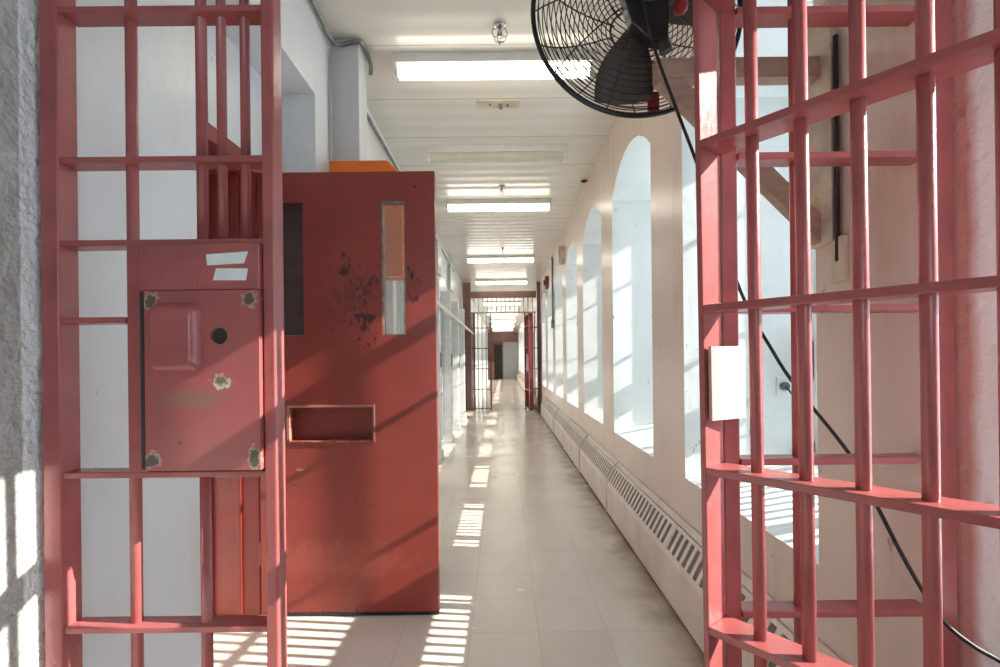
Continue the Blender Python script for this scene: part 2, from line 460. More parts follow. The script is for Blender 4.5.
bw = MB().plate(-.8, .9, .9, 2.5, -2.5, -2.45, [(-.75, .03, .95, 2.45), (.07, .85, .95, 2.45)]).build('window_back', 'frame_white'); struct(bw)  # unseen window added behind the camera to let in sky fill
MB().box(-.78, .88, -2.478, -2.472, .92, 2.48).build('window_pane', 'glass', bw)
struct(MB().box(-1.0, 0.97, YG - .05, YG + .1, 2.86, ZC).build('wall_lintel', 'wall_l'))

# left wall: near stretch, tall recess with the doorway, then the cell side
YR0, YR1, ZR, XB = 1.64, 2.63, H + 1.44, -1.21
lw = MB()
lw.box(-1.6, XL, YG + .03, YR0, 0, ZC)
lw.box(-1.6, XL, YR0, YR1, ZR, ZC)
lw.box(-1.75, XL, YR1, 3.05, 0, ZC)
lw.plate(YR0, YR1, 0, ZR, -1.5, XB, [(YR0, 2.405, 0, 2.19)], axis='x')
lw.box(-1.75, -1.5, YR0, YR1, 0, ZC)
struct(lw.build('wall_left', 'wall_l'))
fz = MB().box(-1.6, XL, 3.05, YE, 0, ZC).build('wall_left_far', 'wall_far'); struct(fz)
# red door frame in the recess
t = MB()
t.box(-1.235, -1.185, YR0, 2.43, 2.125, 2.195)
t.box(-1.47, -1.185, 2.36, 2.43, 0.0, 2.195)
t.box(-1.47, -1.41, 2.335, 2.36, 0.0, 2.125)
t.box(-1.30, -1.27, 2.345, 2.36, 0.012, 2.125)
t.box(-1.47, -1.235, YR0, 2.36, 2.125, 2.16)
struct(t.build('trim_1', 'door_plain', bevel=.004))
# pilaster: boxed duct up the wall
struct(MB().box(XL - .02, -.835, 2.88, 3.05, 0, ZC).build('trim_2', 'duct', bevel=.006))
# end wall
struct(MB().box(-2, 2, YE, YE + .2, 0, ZC).build('wall_end', 'far_grey'))
struct(MB().box(-1.0, .9, YE - .12, YE, 2.36, ZC - .15).build('trim_3', 'far_brown'))

# ================================================================== BARRED FRONT
def px2x(px, Y): return (px - CX) * Y / F
BAR_R = 0.0115
ZTOP = 2.86
def rail(mb, x0, x1, z, y0=YG - .026, y1=YG + .022, th=.013):
    return mb.box(x0, x1, y0, y1, z - th / 2, z + th / 2)

# --- left fixed panel with the lock box
PL = thing('barred_screen', 'red fixed barred panel holding the steel lock box, left of the walkway', 'barred screen', (-.72, YG, 0))
xs0, xs1 = -.972, -.934
MB().box(xs0, xs1, YG - .03, YG + .02, 0, ZTOP).build('stile', 'gate', PL, bevel=.003)
sr0, sr1 = -.505, -.479
ms = MB().plate(sr0, sr1, 0, ZTOP, YG - .032, YG + .012, []).build('stile', 'gate', PL, bevel=.004)
for za, zb in ((1.093, 1.152), (1.012, 1.058)): MB().box(-.494, -.488, YG - .0335, YG - .030, za, zb).build('bolt_slot', 'dark_void', ms)  # dark strips on the stile, drawn as shaded slots
MB().box(xs0, sr1, YG - .03, YG + .02, ZTOP - .04, ZTOP).build('head_rail', 'gate', PL)
zl = [2.585, 2.27, 1.970, 1.652, 1.476, .985, .657, .33, .03]
for z in zl: rail(MB(), xs1, sr0, z).build('crossbar', 'gate', PL, bevel=.002)
XBL, XBM = px2x(134.5, YG) , px2x(204.5, YG)
rail(MB(), xs1, XBL, 1.313).build('crossbar', 'gate', PL, bevel=.002)
MB().tube([(XBL, YG, 0), (XBL, YG, ZTOP)], BAR_R, 14).build('bar', 'gate', PL)
for (za, zb) in ((0, .985), (1.476, ZTOP)):
    MB().tube([(XBM, YG, za), (XBM, YG, zb)], BAR_R, 14).build('bar', 'gate', PL)
for px in (224.5, 248):
    MB().tube([(px2x(px, YG), YG, 1.476), (px2x(px, YG), YG, ZTOP)], .010, 14).build('bar', 'gate', PL)
# lock box (front at YL)
YL = YG - .045
def LX(px): return px2x(px + 1.0, YL)
lb_o = P(200, 360, YL)
chip, scuff = (0.10, 0.075, 0.05), (0.24, 0.13, 0.10)
def LP(px, py): p = P(px, py, YL); return (p.x, YL, p.z)
def loc_(px, py): p = P(px, py, YL); return (p.x + .72, YL - YG, p.z)
sp = []
for (px, py, rx, ry) in ((150, 300, .014, .017), (249, 299, .017, .017), (152, 461, .017, .017), (254, 459, .012, .024)):
    sp.append((loc_(px, py), (rx, .2, ry), (0.42, 0.33, 0.25), 75, 1, .3, 1.0))
    sp.append((loc_(px, py), (rx * .8, .2, ry * .8), chip, 75, 1, .2, 1.0))
sp.append((loc_(221, 381), (.020, .2, .015), (0.55, 0.45, 0.36), 75, 1, .2, 1.0))
sp.append((loc_(221, 380), (.015, .2, .011), (0.16, 0.12, 0.08), 75, 1, .3, 1.0))
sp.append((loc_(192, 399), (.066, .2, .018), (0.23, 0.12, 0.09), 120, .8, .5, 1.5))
sp.append((loc_(180, 443), (.004, .2, .004), chip, 60, 1, .3, .4))
M['lock'] = spotted('lock box paint with bare chips', GATE_RED, sp, 0.30)
tl, br_ = P(143, 291, YL), P(262, 470, YL)
box = MB(); x0, x1, z0, z1 = tl.x, sr0 - .002, br_.z, tl.z
hp = P(219, 336, YL); hr = .0175
# front face with a round key hole
n = 24; circ = [(hp.x + hr * math.cos(2 * PI * i / n), hp.z + hr * math.sin(2 * PI * i / n)) for i in range(n)]
sq = []
for i in range(n):
    c, s_ = math.cos(2 * PI * i / n), math.sin(2 * PI * i / n); k = 1.6 * hr / max(abs(c), abs(s_)); sq.append((hp.x + k * c, hp.z + k * s_))
vs = [(a, YL, b) for a, b in circ] + [(a, YL, b) for a, b in sq] + [(a, YL + .05, b) for a, b in circ]
box.add(vs, [(i, (i + 1) % n, n + (i + 1) % n, n + i) for i in range(n)] + [(i, (i + 1) % n, 2 * n + (i + 1) % n, 2 * n + i) for i in range(n)])
box.plate(x0, x1, z0, z1, YL, YL + .075, [(hp.x - 1.6 * hr, hp.x + 1.6 * hr, hp.z - 1.6 * hr, hp.z + 1.6 * hr)])
LB = box.build('lock_box', 'lock', PL)
MB().box(hp.x - .025, hp.x + .025, YL + .007, YL + .012, hp.z - .025, hp.z + .025).build('key_hole', 'dark_void', LB, off=PL['_o'])  # dark plate just behind the hole, painted in as its shade
MB().box(x0 - .006, x0 + .0015, YL - .0012, YL + .01, z0 + .004, z1 - .002).build('door_gap', 'dark_void', LB, off=PL['_o'])  # dark strip painted in as the shade of the gap
# raised square boss
e0, e1 = P(150, 303, YL), P(202, 373, YL)
def rrect(x0, x1, z0, z1, r, k=6):
    out = []
    for cx, cz, a in ((x1 - r, z1 - r, 0), (x0 + r, z1 - r, 90), (x0 + r, z0 + r, 180), (x1 - r, z0 + r, 270)):
        for i in range(k + 1):
            g = math.radians(a + 90 * i / k); out.append((cx + r * math.cos(g), cz + r * math.sin(g)))
    return out
bo = MB(); lv = []
for ins, dep in ((0, .002), (.004, -.009), (.010, -.017), (.016, -.020)):
    lv.append([(a, YL + dep, b) for a, b in rrect(e0.x + ins, e1.x - ins, e1.z + ins, e0.z - ins, .02 - ins * .5)])
nn = len(lv[0])
for a, b in zip(lv[:-1], lv[1:]): bo.add(a + b, [(i, (i + 1) % nn, nn + (i + 1) % nn, nn + i) for i in range(nn)], True)
bo.add(lv[-1], [list(range(nn))])
bo.build('raised_boss', 'gate', LB, off=PL['_o'])
# cover plate above
c0, c1 = P(137, 246, YL), P(258, 289, YL)
CPm = MB().box(c0.x, sr0 - .002, YL + .004, YL + .07, z1 + .0015, 1.476 - .007).build('cover_plate', 'gate', PL, bevel=.002)
for px in (142, 195, 253):
    for py in (251, 281):
        p = P(px, py, YL); MB().tube([(p.x, YL + .006, p.z), (p.x, YL + .0015, p.z)], .0045, 8).build('screw_head', 'gate', CPm, off=PL['_o'])
def quad_lab(pts, name):
    mb = MB(); a = [P(x, y, YL) for x, y in pts]
    mb.add([(p.x, YL + .0032, p.z) for p in a] + [(p.x, YL + .0042, p.z) for p in a], [(0, 1, 2, 3), (7, 6, 5, 4), (0, 1, 5, 4), (1, 2, 6, 5), (2, 3, 7, 6), (3, 0, 4, 7)])
    return mb.build(name, 'tape', CPm, off=PL['_o'], label='strip of plain white tape')
quad_lab([(205, 254), (247, 251), (243, 263), (206, 265)], 'tape_strip')
quad_lab([(215, 268), (247, 268), (245, 280), (212, 280)], 'tape_strip')
# side strap down the left of the box
MB().box(XBL + .004, x0 - .006, YL + .02, YG + .02, .985, 1.476).build('side_strap', 'gate', PL, bevel=.002)

# --- right fixed panel
PR = thing('barred_screen', 'red fixed barred panel between the walkway and the right wall, behind the open gate', 'barred screen', (.72, YG, 0))
xa0, xa1 = px2x(719, YG), px2x(735, YG)
xb0, xb1 = px2x(934.5, YG - .01), .966
MB().box(xa0, xa1, YG - .02, YG + .03, 0, ZTOP).build('stile', 'gate', PR, bevel=.003)
MB().box(xb0, xb1, YG - .012, YG + .0, 0, ZTOP).build('stile', 'gate', PR, bevel=.003)
MB().box(xa0, xb1, YG - .02, YG + .03, ZTOP - .04, ZTOP).build('head_rail', 'gate', PR)
for z in (2.585, 2.27, 1.955, 1.647, 1.322, .998, .675, .35, .03): rail(MB(), xa1, xb0, z, YG - .025, YG + .025, .014).build('crossbar', 'gate', PR, bevel=.002)
for px in (797, 861): MB().tube([(px2x(px, YG), YG, 0), (px2x(px, YG), YG, ZTOP)], BAR_R, 14).build('bar', 'gate', PR)

# --- gate leaf, swung open towards the camera
hx, hy = .397, 1.0
gd = Vector((.632, -.775)); ang = math.atan2(gd.y, gd.x)
GL = thing('barred_gate', 'red barred gate leaf swung open towards the viewer at the right', 'gate', (hx + .017 * .775, hy + .017 * .632, 0), ang)
GL.rotation_euler = (math.radians(.8), 0, ang)
# local: x along the leaf, y = to the back, stile at x=0
W2 = .074
MB().box(0, .012, -.0, W2, .10, 2.5).build('stile', 'gate', GL, bevel=.002)
LEN = .79
MB().box(LEN - .012, LEN, 0, W2, .10, 2.5).build('stile', 'gate', GL, bevel=.002)
for z in (2.49, 2.27, 1.955, 1.652, 1.320, .990, .665, .34, .11):
    MB().box(.012, LEN - .012, 0, W2, z - .008, z + .008).build('crossbar', 'gate', GL, bevel=.002)
sb = .097
while sb < LEN - .05:
    MB().tube([(sb, W2 / 2, .11), (sb, W2 / 2, 2.49)], .0118, 16).build('bar', 'gate', GL); sb += .0858
def leaf_local(X, Y):
    v = Vector((X - hx, Y - hy)); return (v.x * .632 + v.y * -.775, v.x * .775 + v.y * .632)
qa, qb = leaf_local(.417, .985), leaf_local(.503, 1.022); qc, qd = leaf_local(.500, 1.030), leaf_local(.414, .993)
MB().prism([qa, qb, qc, qd], 'z', 1.093, 1.243).build('strike_plate', 'plate_pink', GL, label='pale pink strike plate')

# ================================================================== RED CELL DOOR
YD = 2.35
d0, d1 = P(256, 172, YD), P(440, 613, YD)
dx0, dx1, dz0, dz1 = -1.175, P(436.5, 400, YD).x, .008, 2.13
def HB(px0, py0, px1, py1):
    a, b = P(px0, py0, YD), P(px1, py1, YD); return (a.x, b.x, b.z, a.z)
hl = HB(280, 202, 304, 336); hrr = HB(381, 201, 406, 335); hs = HB(289, 407, 374, 441)
DR = thing('cell_door', 'solid red steel cell door standing open across the left half of the corridor', 'door', (dx0, YD, 0))
def dl(px, py): p = P(px, py, YD); return (p.x - dx0, 0, p.z)
blk = (0.03, 0.012, 0.011); dk = (0.11, 0.03, 0.026)
sp = []
for (px, py, rx, ry, ns, c, op) in ((345, 265, .05, .08, 38, blk, .9), (365, 288, .14, .06, 42, blk, .85), (378, 280, .05, .03, 50, blk, .9),
        (365, 322, .07, .12, 40, blk, .85), (355, 300, .2, .22, 30, dk, .5), (411, 277, .045, .06, 45, blk, .95), (413, 300, .04, .05, 45, blk, .8),
        (415, 187, .006, .006, 60, blk, 1), (322, 447, .16, .012, 60, dk, .7), (303, 485, .05, .006, 50, blk, .7), (357, 500, .11, .06, 40, dk, .35),
        (350, 610, .09, .008, 60, blk, .8), (300, 612, .25, .006, 60, blk, .7), (300, 470, .02, .006, 50, (.5, .3, .25), .6), (335, 560, .35, .09, 18, (.38, .085, .06), .5)):  # last spot is floor bounce, put in as an orange tint
    sp.append((dl(px, py), (rx * .9, .3, ry * .9), c, ns * 1.0, op, .5, 1.0 if op == 1 or c[0] > .3 else 3.4))
M['door'] = spotted('scuffed brick red door paint', DOOR_RED, sp, 0.40)
slab = MB().plate(dx0, dx1, dz0, dz1, YD, YD + .05, [hl, hrr, hs])
slab.build('door_slab', 'door', DR)
for h, mt, lab in ((hl, 'dark_glass', 'dark tinted narrow pane'), (hrr, 'door_glass', 'clear narrow pane')):
    fw = .007 if mt == 'door_glass' else .002
    wf = MB().plate(h[0] - .001, h[1] + .001, h[2] - .001, h[3] + .001, YD + .004, YD + .046, [(h[0] + fw, h[1] - fw, h[2] + fw, h[3] - fw)])
    wf = wf.build('window_frame', 'worn_metal' if mt == 'door_glass' else 'door_plain', DR)
    MB().box(h[0] + .005, h[1] - .005, YD + .022, YD + .028, h[2] + .005, h[3] - .005).build('window_pane', mt, wf, off=DR['_o'], label=lab)
sf = MB().plate(hs[0] - .010, hs[1] + .006, hs[2] - .004, hs[3] + .008, YD - .006, YD + .03, [(hs[0] + .004, hs[1] - .004, hs[2] + .004, hs[3] - .004)])
sf.build('slot_frame', spotted('worn slot rim', DOOR_RED, [((0.5, 0, 1.03), (.6, .3, .2), (0.40, 0.20, 0.14), 24, .9, .2, 1.2)]), DR, bevel=.002)
MB().box(hs[0] - .005, hs[1] + .005, YD + .066, YD + .075, hs[2] - .02, hs[3] + .02).box(hs[0] - .012, hs[0], YD + .048, YD + .075, hs[2] - .02, hs[3] + .02).box(hs[1], hs[1] + .012, YD + .048, YD + .075, hs[2] - .02, hs[3] + .02)\
    .box(hs[0] - .012, hs[1] + .012, YD + .048, YD + .075, hs[2] - .02, hs[2]).box(hs[0] - .012, hs[1] + .012, YD + .048, YD + .075, hs[3], hs[3] + .02).build('slot_hatch', 'door_plain', DR)
MB().box(dx0 + .02, dx1, YD - .002, YD + .052, .003, .018).build('bottom_edge', 'black', DR, label='black rubbed bottom edge')  # thin black strip along the lower edge of the slab
for z in (.3, 1.1, 1.9): MB().tube([(dx0 - .006, YD + .012, z - .06), (dx0 - .006, YD + .012, z + .06)], .012, 10).build('hinge', 'door_plain', DR)

# ================================================================== ORANGE CASE behind the door
oy = 2.70
a, b = P(328, 160, oy), P(404, 276, oy)
OC = thing('equipment_case', 'bright orange plastic case hung on the grey duct, top showing above the red door', 'case', (a.x + .1, oy, b.z))
poly = [(a.x, b.z), (b.x, b.z), (b.x, a.z - .09), (b.x - .085, a.z), (a.x + .004, a.z)]
MB().prism(poly, 'y', oy, oy + .16).build('case_body', 'orange', OC, bevel=.012)
MB().box(a.x - .004, b.x + .004, oy + .07, oy + .085, b.z - .004, a.z - .1).build('case_seam', 'orange', OC, bevel=.002)
MB().tube([(a.x + .12, oy + .08, a.z - .004), (a.x + .12, oy + .08, a.z + .006), (a.x + .26, oy + .08, a.z + .006), (a.x + .26, oy + .08, a.z - .004)], .006, 8).build('case_handle', 'orange', OC)
MB().box(-.93, -.87, oy + .155, 2.882, 1.85, 1.93).build('hook_bracket', 'steel', OC)

# ================================================================== FAN
fy = 1.48
fc = P(637, 12, fy); FR = 104 * fy / F
FN = thing('wall_fan', 'black caged wall fan high on the right, on a timber bracket', 'fan', tuple(fc))
def guard(sign):
    g = MB(); prof = lambda r: sign * .085 * (1 - (r / FR) ** 3.5)
    r = .062
    while r < FR - .006:
        g.ring((0, prof(r), 0), r, .0017, n=56, m=5); r += .0148
    for k in range(10):
        an = 2 * PI * k / 10 + (.0 if sign < 0 else .3)
        g.tube([((rr) * math.cos(an), prof(rr) + sign * .003, rr * math.sin(an)) for rr in [.05 + (FR - .05) * i / 8 for i in range(9)]], .0022, 5)
    g.tube([(.062 * math.cos(2 * PI * i / 20), prof(.06) + sign * .002, .062 * math.sin(2 * PI * i / 20)) for i in range(21)], .004, 5)
    return g
guard(-1).build('rear_guard', 'fan_black', FN, off=(0, 0, 0))
FG = guard(1).build('front_guard', 'fan_black', FN, off=(0, 0, 0))
MB().ring((0, 0, 0), FR, .0075, n=72, m=8).build('rim', 'fan_black', FN, off=(0, 0, 0))
bp = P(656, 97, fy) - fc
MB().box(bp.x - .018, bp.x + .018, .025, .032, bp.z - .03, bp.z + .03).build('badge', 'red_plastic', FG, off=(0, 0, 0), label='red badge')
for k in range(3):
    base = math.radians(254 + 120 * k); bl = MB(); vs = []
    nr_, na = 10, 8
    for i in range(nr_):
        r = .045 + (FR - .035 - .045) * i / (nr_ - 1)
        wid = .36 + .12 * math.sin(PI * i / (nr_ - 1)) + .02 * i / nr_
        for j in range(na):
            u = j / (na - 1) - .5
            an = base + u * wid * 2 * (0.75 + .25 * (1 - i / nr_)) + .12 * (i / nr_)
            vs.append((r * math.cos(an), .035 * u * 2 * -1 * (.6 + r) + .006 * math.cos(u * PI), r * math.sin(an)))
    o = len(vs); vs += [(x, y + .004, z) for x, y, z in vs]
    fs = []
    for i in range(nr_ - 1):
        for j in range(na - 1):
            k0 = i * na + j; fs.append((k0, k0 + 1, k0 + na + 1, k0 + na)); fs.append((o + k0, o + k0 + na, o + k0 + na + 1, o + k0 + 1))
    for i in range(nr_ - 1):
        for jj in (0, na - 1): k0 = i * na + jj; fs.append((k0, k0 + na, o + k0 + na, o + k0))
    for j in range(na - 1):
        for ii in (0, nr_ - 1): k0 = ii * na + j; fs.append((k0, k0 + 1, o + k0 + 1, o + k0))
    bl.add(vs, fs, True).build('blade', 'fan_blade', FN, off=(0, 0, 0))
mt = MB().tube([(0, .02, 0), (0, -.04, 0), (0, -.09, 0), (0, -.16, 0), (0, -.185, 0), (0, -.19, 0)], .07, 24, rs=[.03, .05, .062, .062, .052, .03])
MO = mt.build('motor', 'fan_motor', FN, off=(0, 0, 0))
mp_ = P(682, 4, 1.33) - fc
MB().sphere((mp_.x, -.14, mp_.z), .02).build('speed_knob', 'red_plastic', MO, off=(0, 0, 0))
MB().prism([(-.085, -.0), (.03, .02), (.055, -.06), (.05, -.17), (.0, -.165), (-.05, -.12)], 'y', -.13, -.085).build('mount_plate', 'fan_black', FN, off=(0, 0, 0), bevel=.004)
MB().tube([(.03, -.11, -.12), (.05, -.11, -.19)], .018, 10).build('pivot', 'fan_black', FN, off=(0, 0, 0))

# timber bracket on the wall
by = 1.37
BR = thing('wall_bracket', 'beige painted timber bracket carrying the black fan', 'bracket', (XR, by, 1.7))
A0, A1 = P(655, 72, by), P(836, 62, by)
MB().box(A0.x, XR - .02, by - .02, by + .025, A0.z - .028, A0.z + .028).build('arm', 'bracket', BR, bevel=.002)
B0, B1 = P(664, 78, by), P(815, 230, by)
dvec = Vector((XR - .02 - B0.x, 0, B1.z - B0.z)); nv = Vector((dvec.z, 0, -dvec.x)).normalized() * .028
e = Vector((XR - .02, 0, B1.z)); s0 = Vector((B0.x, 0, B0.z))
MB().prism([(s0.x - nv.x, s0.z - nv.z), (e.x, e.z + .04), (e.x, e.z - .04), (s0.x + nv.x, s0.z + nv.z)], 'y', by - .016, by + .020).build('brace', 'bracket', BR, bevel=.002)
zt, zb = P(820, 12, by).z, P(830, 246, by).z
MB().box(XR - .02, XR, by - .06, by + .04, zb, zt).build('backboard', 'backboard', BR, bevel=.002)
p0, p1 = P(830, 38, 1.31), P(834, 262, 1.31)
tag(MB().tube([(XR - .012, 1.30, p0.z), (XR - .012, 1.30, p1.z)], .0065, 8).build('wall_conduit', 'black'), 'thin black upright conduit on the wall beside the timber bracket', 'conduit')  # wire in shadow, drawn as a solid black tube
pj = P(838, 260, 1.31)
tag(MB().box(XR - .014, XR, 1.275, 1.325, pj.z - .06, pj.z + .06).build('junction_plate', 'backboard', bevel=.002), 'small beige plate at the foot of the thin black conduit', 'plate')

# fan cord
cp = [P(640, -18, 1.32), P(652, 40, 1.315), P(676, 108, 1.31), P(700, 172, 1.30), P(740, 290, 1.27), P(772, 350, 1.25), P(797, 388, 1.22), P(850, 455, 1.17),
      P(880, 512, 1.12), P(906, 562, 1.05), P(940, 617, .995), P(972, 645, .975), P(1004, 664, .97), P(1030, 690, .96)]
cp.append(Vector((1.0, .93, .30))); cp.append(Vector((1.005, .9, .02)))
def smooth(pts, k=6):
    out = []
    for i in range(len(pts) - 1):
        p0, p1, p2, p3 = pts[max(i - 1, 0)], pts[i], pts[i + 1], pts[min(i + 2, len(pts) - 1)]
        for j in range(k):
            t = j / k
            out.append(0.5 * ((2 * p1) + (p2 - p0) * t + (2 * p0 - 5 * p1 + 4 * p2 - p3) * t * t + (3 * p1 - p0 - 3 * p2 + p3) * t ** 3))
    return out + [pts[-1]]
tag(MB().tube(smooth(cp), .0045, 8).build('power_cord', 'black'), 'long black cord hanging slack from the fan, past the right bars', 'cord')

# receptacle on the far jamb of the nearest window
ry = 2.45
rp = P(783, 386, ry)
RC = thing('wall_outlet', 'small grey outlet with a short green lead on the white window jamb', 'outlet', (rp.x, ry, rp.z))
MB().box(rp.x - .035, rp.x + .035, ry - .006, ry, rp.z - .05, rp.z + .05).build('outlet_plate', 'reveal', RC, bevel=.003)
MB().tube([(rp.x, ry - .006, rp.z), (rp.x, ry - .03, rp.z)], .02, 12).build('plug', 'fan_motor', RC)
MB().tube(smooth([Vector((rp.x, ry - .03, rp.z)), Vector((rp.x + .015, ry - .045, rp.z - .035)), Vector((rp.x + .05, ry - .04, rp.z - .08)), Vector((rp.x + .05, ry - .012, rp.z - .13))]), .005, 8).build('lead', 'green_wire', RC)

# ================================================================== CEILING FIXTURES
def make_light(lit, label, y, z=ZC, group='fluorescent ceiling lights'):
    L = thing('ceiling_light', label, 'light', (-.045, y, z), 0, group)
    o = (0, 0, 0)
    MB().prism([(-.075, 0), (.075, 0), (.068, -.055), (-.068, -.055)], 'x', -.625, .625).build('housing', 'white_enamel', L, off=o, bevel=.003)
    MB().prism([(-.045, -.05), (.045, -.05), (.045, -.095), (.03, -.115), (-.03, -.115), (-.045, -.095)], 'x', -.6, .6).build('diffuser', 'tube_on' if lit else 'tube_off', L, off=o, bevel=.006)
    for s_ in (-1, 1):
        MB().prism([(-.049, -.05), (.049, -.05), (.049, -.098), (.033, -.119), (-.033, -.119), (-.049, -.098)], 'x', s_ * .598, s_ * .622).build('end_cap', 'white_enamel', L, off=o)
    return L
first = make_light(True, 'lit fluorescent ceiling light nearest the viewer, beside the black fan', 3.09)
make_light(False, 'unlit fluorescent ceiling light, second from the viewer', 4.4)
lab = ['first lit fluorescent light beyond the unlit one', 'second lit fluorescent light beyond the unlit one', 'lit fluorescent light just this side of the far bars, third beyond the unlit one',
       'lit fluorescent light just past the far barred front', 'second lit fluorescent light past the far barred front', 'third lit fluorescent light past the far barred front',
       'lit fluorescent light second from the end wall', 'lit fluorescent light closest to the end wall']
ys = [5.85, 8.95, 11.55, 15.9, 19.4, 22.9, 26.4, 29.9]
lab[2] = 'lit fluorescent light right in front of the far brown header'
lab[3] = 'first lit fluorescent light past the far brown header'; lab[4] = 'second lit fluorescent light past the far brown header'; lab[5] = 'third lit fluorescent light past the far brown header'
for y, l in zip(ys, lab): dup(first, (-.045, y, ZC), l)

def sprinkler(y, label, x=0.0):
    S = thing('sprinkler_head', label, 'sprinkler', (x, y, ZC), 0, 'ceiling sprinklers')
    o = (0, 0, 0)
    MB().tube([(0, 0, 0), (0, 0, -.008), (0, 0, -.012)], .03, 16, rs=[.035, .035, .02]).build('escutcheon', 'chrome', S, off=o)
    MB().tube([(0, 0, -.01), (0, 0, -.05)], .009, 10).tube([(0, 0, -.05), (0, 0, -.053)], .016, 12).build('nozzle', 'chrome', S, off=o)
    g = MB()
    for k in range(4):
        a = PI / 4 * k * 2 + .3
        g.tube([(.03 * math.cos(a), .03 * math.sin(a), -.005), (.045 * math.cos(a), .045 * math.sin(a), -.045), (.03 * math.cos(a), .03 * math.sin(a), -.085), (0, 0, -.095)], .002, 5)
    g.ring((0, 0, -.045), .045, .002, axis='z', n=20, m=5); g.ring((0, 0, -.08), .033, .002, axis='z', n=20, m=5)
    g.tube([(0, 0, -.095), (0, 0, -.115)], .002, 5)
    g.build('wire_cage', 'steel', S, off=o)
    return S
s1 = sprinkler(2.78, 'caged chrome sprinkler head nearest the viewer, in front of the first light', -.005)
dup(s1, (-.005, 5.35, ZC), 'caged sprinkler head just past the unlit ceiling light')
dup(s1, (-.005, 8.3, ZC), 'small sprinkler head third along the ceiling')

pp = P(498, 107, 3.62)
CPt = thing('ceiling_plate', 'cream stained mounting plate on the ceiling past the first light', 'plate', (pp.x, 3.62, ZC))
MB().box(-.155, .155, -.05, .05, -.012, 0).build('plate', 'backboard', CPt, off=(0, 0, 0), bevel=.003)
for bx, bz, br in ((.02, -.045, .012), (.07, -.03, .008), (-.06, -.02, .008)): MB().tube([(bx, 0, -.01), (bx, 0, bz)], br, 8).build('bolt', 'worn_metal', CPt, off=(0, 0, 0))
hk = P(584, 184, 5.2)
tag(MB().sphere((hk.x, 5.2, ZC - .012), .022, sc=(1.6, 1, .7)).tube([(hk.x, 5.2, ZC), (hk.x, 5.2, ZC - .03)], .008, 6).build('ceiling_hook', 'black'), 'small black hook on the ceiling near the right wall', 'hook')

# conduits at the left wall head
zc = ZC - .03
c1 = [Vector((-.975, 1.3, zc)), Vector((-.975, 2.55, zc)), Vector((-.972, 2.74, zc - .03)), Vector((-.95, 2.855, zc - .02)), Vector((-.85, 2.862, zc)), Vector((-.82, 2.87, zc)), Vector((-.812, 2.95, zc)), Vector((-.812, 3.06, zc - .02)), Vector((-.83, 3.12, zc - .04))]
tag(MB().tube(smooth(c1, 4), .013, 8).build('conduit', 'steel'), 'galvanised conduit bending round the top of the grey duct', 'conduit')
tag(MB().tube([(-.978, 3.07, ZC - .11), (-.978, 5.2, ZC - .11), (-.978, 9.8, ZC - .11)], .013, 8).build('conduit', 'steel'), 'straight grey conduit along the left wall head beyond the duct', 'conduit')
JB = thing('junction_box', 'small metal junction box on the left wall conduit above the red door', 'junction box', (-.97, 5.2, ZC - .11))
MB().box(-.03, .05, -.05, .05, -.06, .05).build('box_body', 'steel', JB, off=(0, 0, 0), bevel=.004)
MB().tube([(.01, 0, -.05), (.01, 0, -.13)], .013, 8).build('pipe_stub', 'steel', JB, off=(0, 0, 0))
tag(MB().tube([(-.985, 2.83, ZC - .1), (-.985, 2.83, 0)], .008, 8).build('conduit', 'cell_grey'), 'thin pale upright pipe in front of the grey duct', 'conduit')

# ================================================================== HEATERS along the right wall
def make_heater(label, y0, L=1.365, sections=1):
    Hh = thing('heater_cover', label, 'heater', (XR - .002, y0, 0), 0, 'heater covers along the right wall')
    o = (0, 0, 0)
    A, B = (-.028, .372), (-.092, .25)                     # slope that carries the grille
    body = [(0, .408), (-.008, .408), (-.026, .382), (-.022, .368), (-.082, .25), (-.094, .244), (-.1, .236), (-.1, .022), (-.09, .012), (0, .012)]
    MB().prism(body, 'y', .004, L - .004).build('casing', 'heater', Hh, off=o)
    nx, nz = -.886, .465 * 1.0
    tx = lambda t, d=0.0: (A[0] + (B[0] - A[0]) * t + nx * d, A[1] + (B[1] - A[1]) * t + nz * d)
    MB().prism([tx(0, -.006), tx(1, -.006), tx(1, .0025), tx(0, .0025)], 'y', .03, L - .03).build('air_gap', 'heater_dark', Hh, off=o, label='dark gap behind the slats')  # solid strip on the slope, its dark colour is painted shade
    ls = L / sections
    for k in range(sections):
        ya, yb = ls * k + .016, ls * (k + 1) - .016
        g = MB()
        for ta, tb in ((-.03, .1), (.9, 1.03)):
            g.prism([tx(ta, 0), tx(tb, 0), tx(tb, .008), tx(ta, .008)], 'y', ya, yb)
        n = 20
        for i in range(n + 1):
            yy = ya + (yb - ya) * i / n
            g.prism([tx(.05, 0), tx(.95, 0), tx(.95, .007), tx(.05, .007)], 'y', max(ya, yy - .015), min(yb, yy + .015))
        g.build('grille', 'heater', Hh, off=o)
        if k:
            MB().prism([tx(-.03, 0), tx(1.03, 0), tx(1.03, .0095), tx(-.03, .0095)], 'y', ls * k - .022, ls * k + .022).build('divider', 'heater', Hh, off=o)
    for ye in (0.0, L - .012):
        MB().prism([(0, .412), (-.012, .412), (-.036, .384), (-.104, .25), (-.106, .012), (0, .012)], 'y', ye, ye + .012).build('end_cap', 'heater', Hh, off=o)
    MB().box(-.06, 0, .01, L - .01, 0, .014).build('toe_base', 'heater_dark', Hh, off=o)  # coloured dark like the shadow gap under the casing
    return Hh
order = ['first', 'second', 'third', 'fourth', 'fifth', 'sixth', 'seventh', 'eighth', 'ninth', 'tenth', 'eleventh', 'twelfth', 'thirteenth', 'fourteenth', 'fifteenth']
make_heater('longest and nearest cream heater cover, under the first two windows on the right', 1.12, 2.745, 2)
